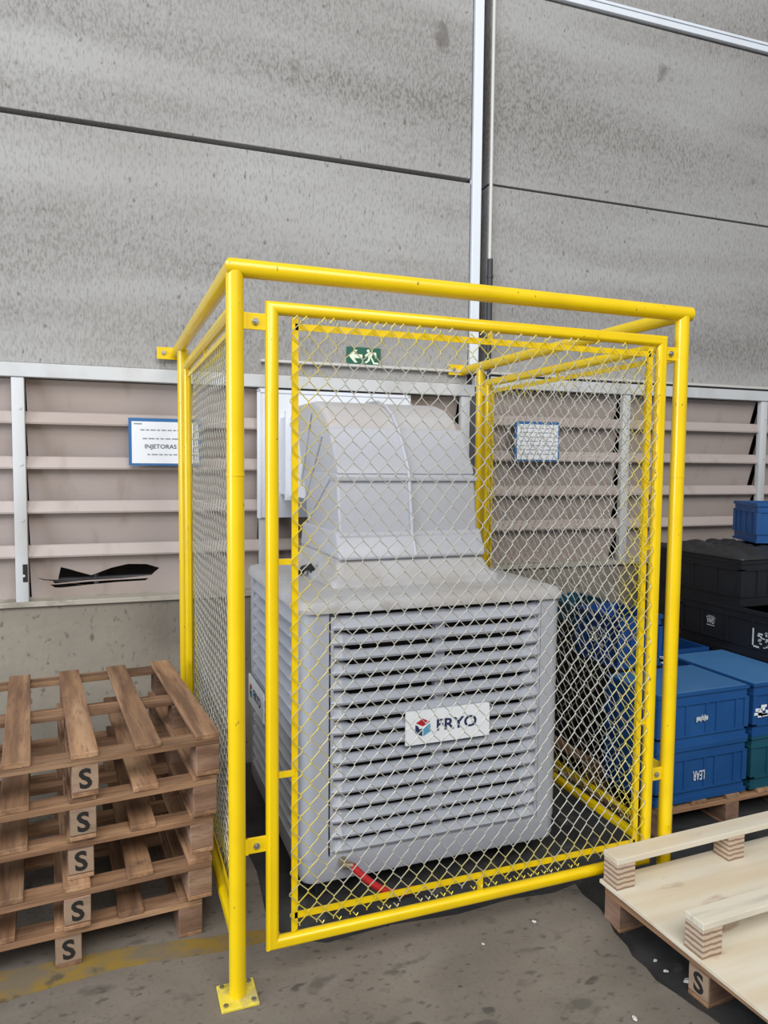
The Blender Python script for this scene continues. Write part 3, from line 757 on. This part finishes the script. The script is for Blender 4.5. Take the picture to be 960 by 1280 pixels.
# crumpled film over the top crate
fm = bmesh.new(); nx, ny = 26, 26; rnd = random.Random(2); ph = [rnd.uniform(0,6) for _ in range(8)]
gv = []
for i in range(nx+1):
    row = []
    for j in range(ny+1):
        u, v_ = i/nx, j/ny; x = (u-.5)*(BWd+.012); y = (v_-.5)*(BD+.012)
        e = min(u, 1-u, v_, 1-v_)
        z = .004+min(1, e*7)*(.030+.014*math.sin(19*u+7*v_+ph[0])*math.sin(15*v_+ph[1])+.010*math.sin(33*u-21*v_+ph[2])+.006*math.sin(50*v_+30*u+ph[3]))
        z = min(z, .046)
        if e == 0: z = .0006
        row.append(fm.verts.new((x, y, z)))
    gv.append(row)
for i in range(nx):
    for j in range(ny): fm.faces.new((gv[i][j], gv[i+1][j], gv[i+1][j+1], gv[i][j+1]))
o = MB().bm(fm).build('plastic_film', M['black_film'], None, True, loc=(BX, 1.04, zz+.0005))
md = o.modifiers.new('thickness', 'SOLIDIFY'); md.thickness = .002; md.offset = 1
tag(o, 'crumpled black plastic film draped over the topmost black crate', 'plastic film')
rT = crate('single blue crate standing high on the black film, at the picture edge', 3.17, 1.02, zz+.0495, 0.40, .30, .215, M['blue'], 'blue crate on the black stack', rz=math.radians(-24))

# ------------------------------------------------------------------ litter
def scrap(label, x, y, z, s, m, seed):
    q = random.Random(seed); bm = bmesh.new(); bmesh.ops.create_icosphere(bm, subdivisions=2, radius=1)
    for v in bm.verts: v.co = Vector((v.co.x*q.uniform(.6,1.2), v.co.y*q.uniform(.4,.9), v.co.z*q.uniform(.15,.5)))*s
    mz = min(v.co.z for v in bm.verts)
    for v in bm.verts: v.co.z -= mz
    o = MB().bm(bm).build('paper_scrap', m, None, loc=(x, y, z), rot=(0,0,q.uniform(0,3))); tag(o, label, 'litter', 'scraps on the floor')
scrap('white paper scrap on the bare floor in front of the mesh panel', .962, .0, .0006, .009, M['scrap'], 1)
scrap('tiny pale scrap on the floor below the middle of the front tube', .753, -.04, .0006, .006, M['scrap'], 2)
scrap('pale scrap in the dark gutter nearest the cage', 1.218, -.271, -.0134, .008, M['scrap'], 3)
scrap('pale scrap in the middle of the dark gutter', 1.216, -.319, -.0134, .008, M['scrap'], 4)
scrap('larger flat white scrap in the dark gutter near the S block', 1.244, -.38, -.0134, .015, M['scrap'], 5)
scrap('pale splinter on the floor at the lower picture edge', .989, -.452, .0006, .010, M['scrap'], 6)
scrap('crumpled white scrap under the far plywood runner', 1.80, .06, -.0134, .026, M['scrap'], 8)

# ------------------------------------------------------------------ light
wd = bpy.data.worlds.new('World'); bpy.context.scene.world = wd; wd.use_nodes = True
bg = wd.node_tree.nodes['Background']; bg.inputs[0].default_value = (.86,.93,1.0,1); bg.inputs[1].default_value = .27
def area(name, loc, target, sx, sy, power, col=(1,1,1)):
    l = bpy.data.lights.new(name, 'AREA'); l.shape = 'RECTANGLE'; l.size = sx; l.size_y = sy; l.energy = power; l.color = col
    o = bpy.data.objects.new(name, l); C.objects.link(o); o.location = loc
    o.rotation_euler = (Vector(target)-Vector(loc)).to_track_quat('-Z', 'Y').to_euler()
    return o
area('roof_skylight', (-.5, -7.0, 8.0), (.8, .6, .9), 10, 5, 1120, (1,.985,.96))
area('gate_daylight', (-9.0, -2.6, 3.2), (.3, .4, 1.2), 5, 4.5, 760, (.84,.91,1))  # cool light added from the left, its source unseen, lifting left-facing sides

# ------------------------------------------------------------------ camera
cam = bpy.data.cameras.new('Camera'); co = bpy.data.objects.new('Camera', cam); C.objects.link(co)
cam.sensor_fit = 'VERTICAL'; cam.sensor_height = 36; cam.lens = 36*908.9/1280; cam.clip_start = .05
pitch, roll, yaw = .066, .0091, .339+TH
fwd = Vector((math.sin(yaw)*math.cos(pitch), math.cos(yaw)*math.cos(pitch), -math.sin(pitch)))
r0 = Vector((math.cos(yaw), -math.sin(yaw), 0)); u0 = r0.cross(fwd)
r1 = r0*math.cos(roll)+u0*math.sin(roll); u1 = -r0*math.sin(roll)+u0*math.cos(roll)
mw = Matrix((r1, u1, -fwd)).transposed().to_4x4(); mw.translation = Vector((-.319,-1.954,1.491))*S
co.matrix_world = mw
sc = bpy.context.scene; sc.camera = co
sc.view_settings.view_transform = 'Standard'; sc.view_settings.look = 'None'; sc.view_settings.gamma = 1
sc.view_settings.use_curve_mapping = False; sc.view_settings.exposure = 0.0
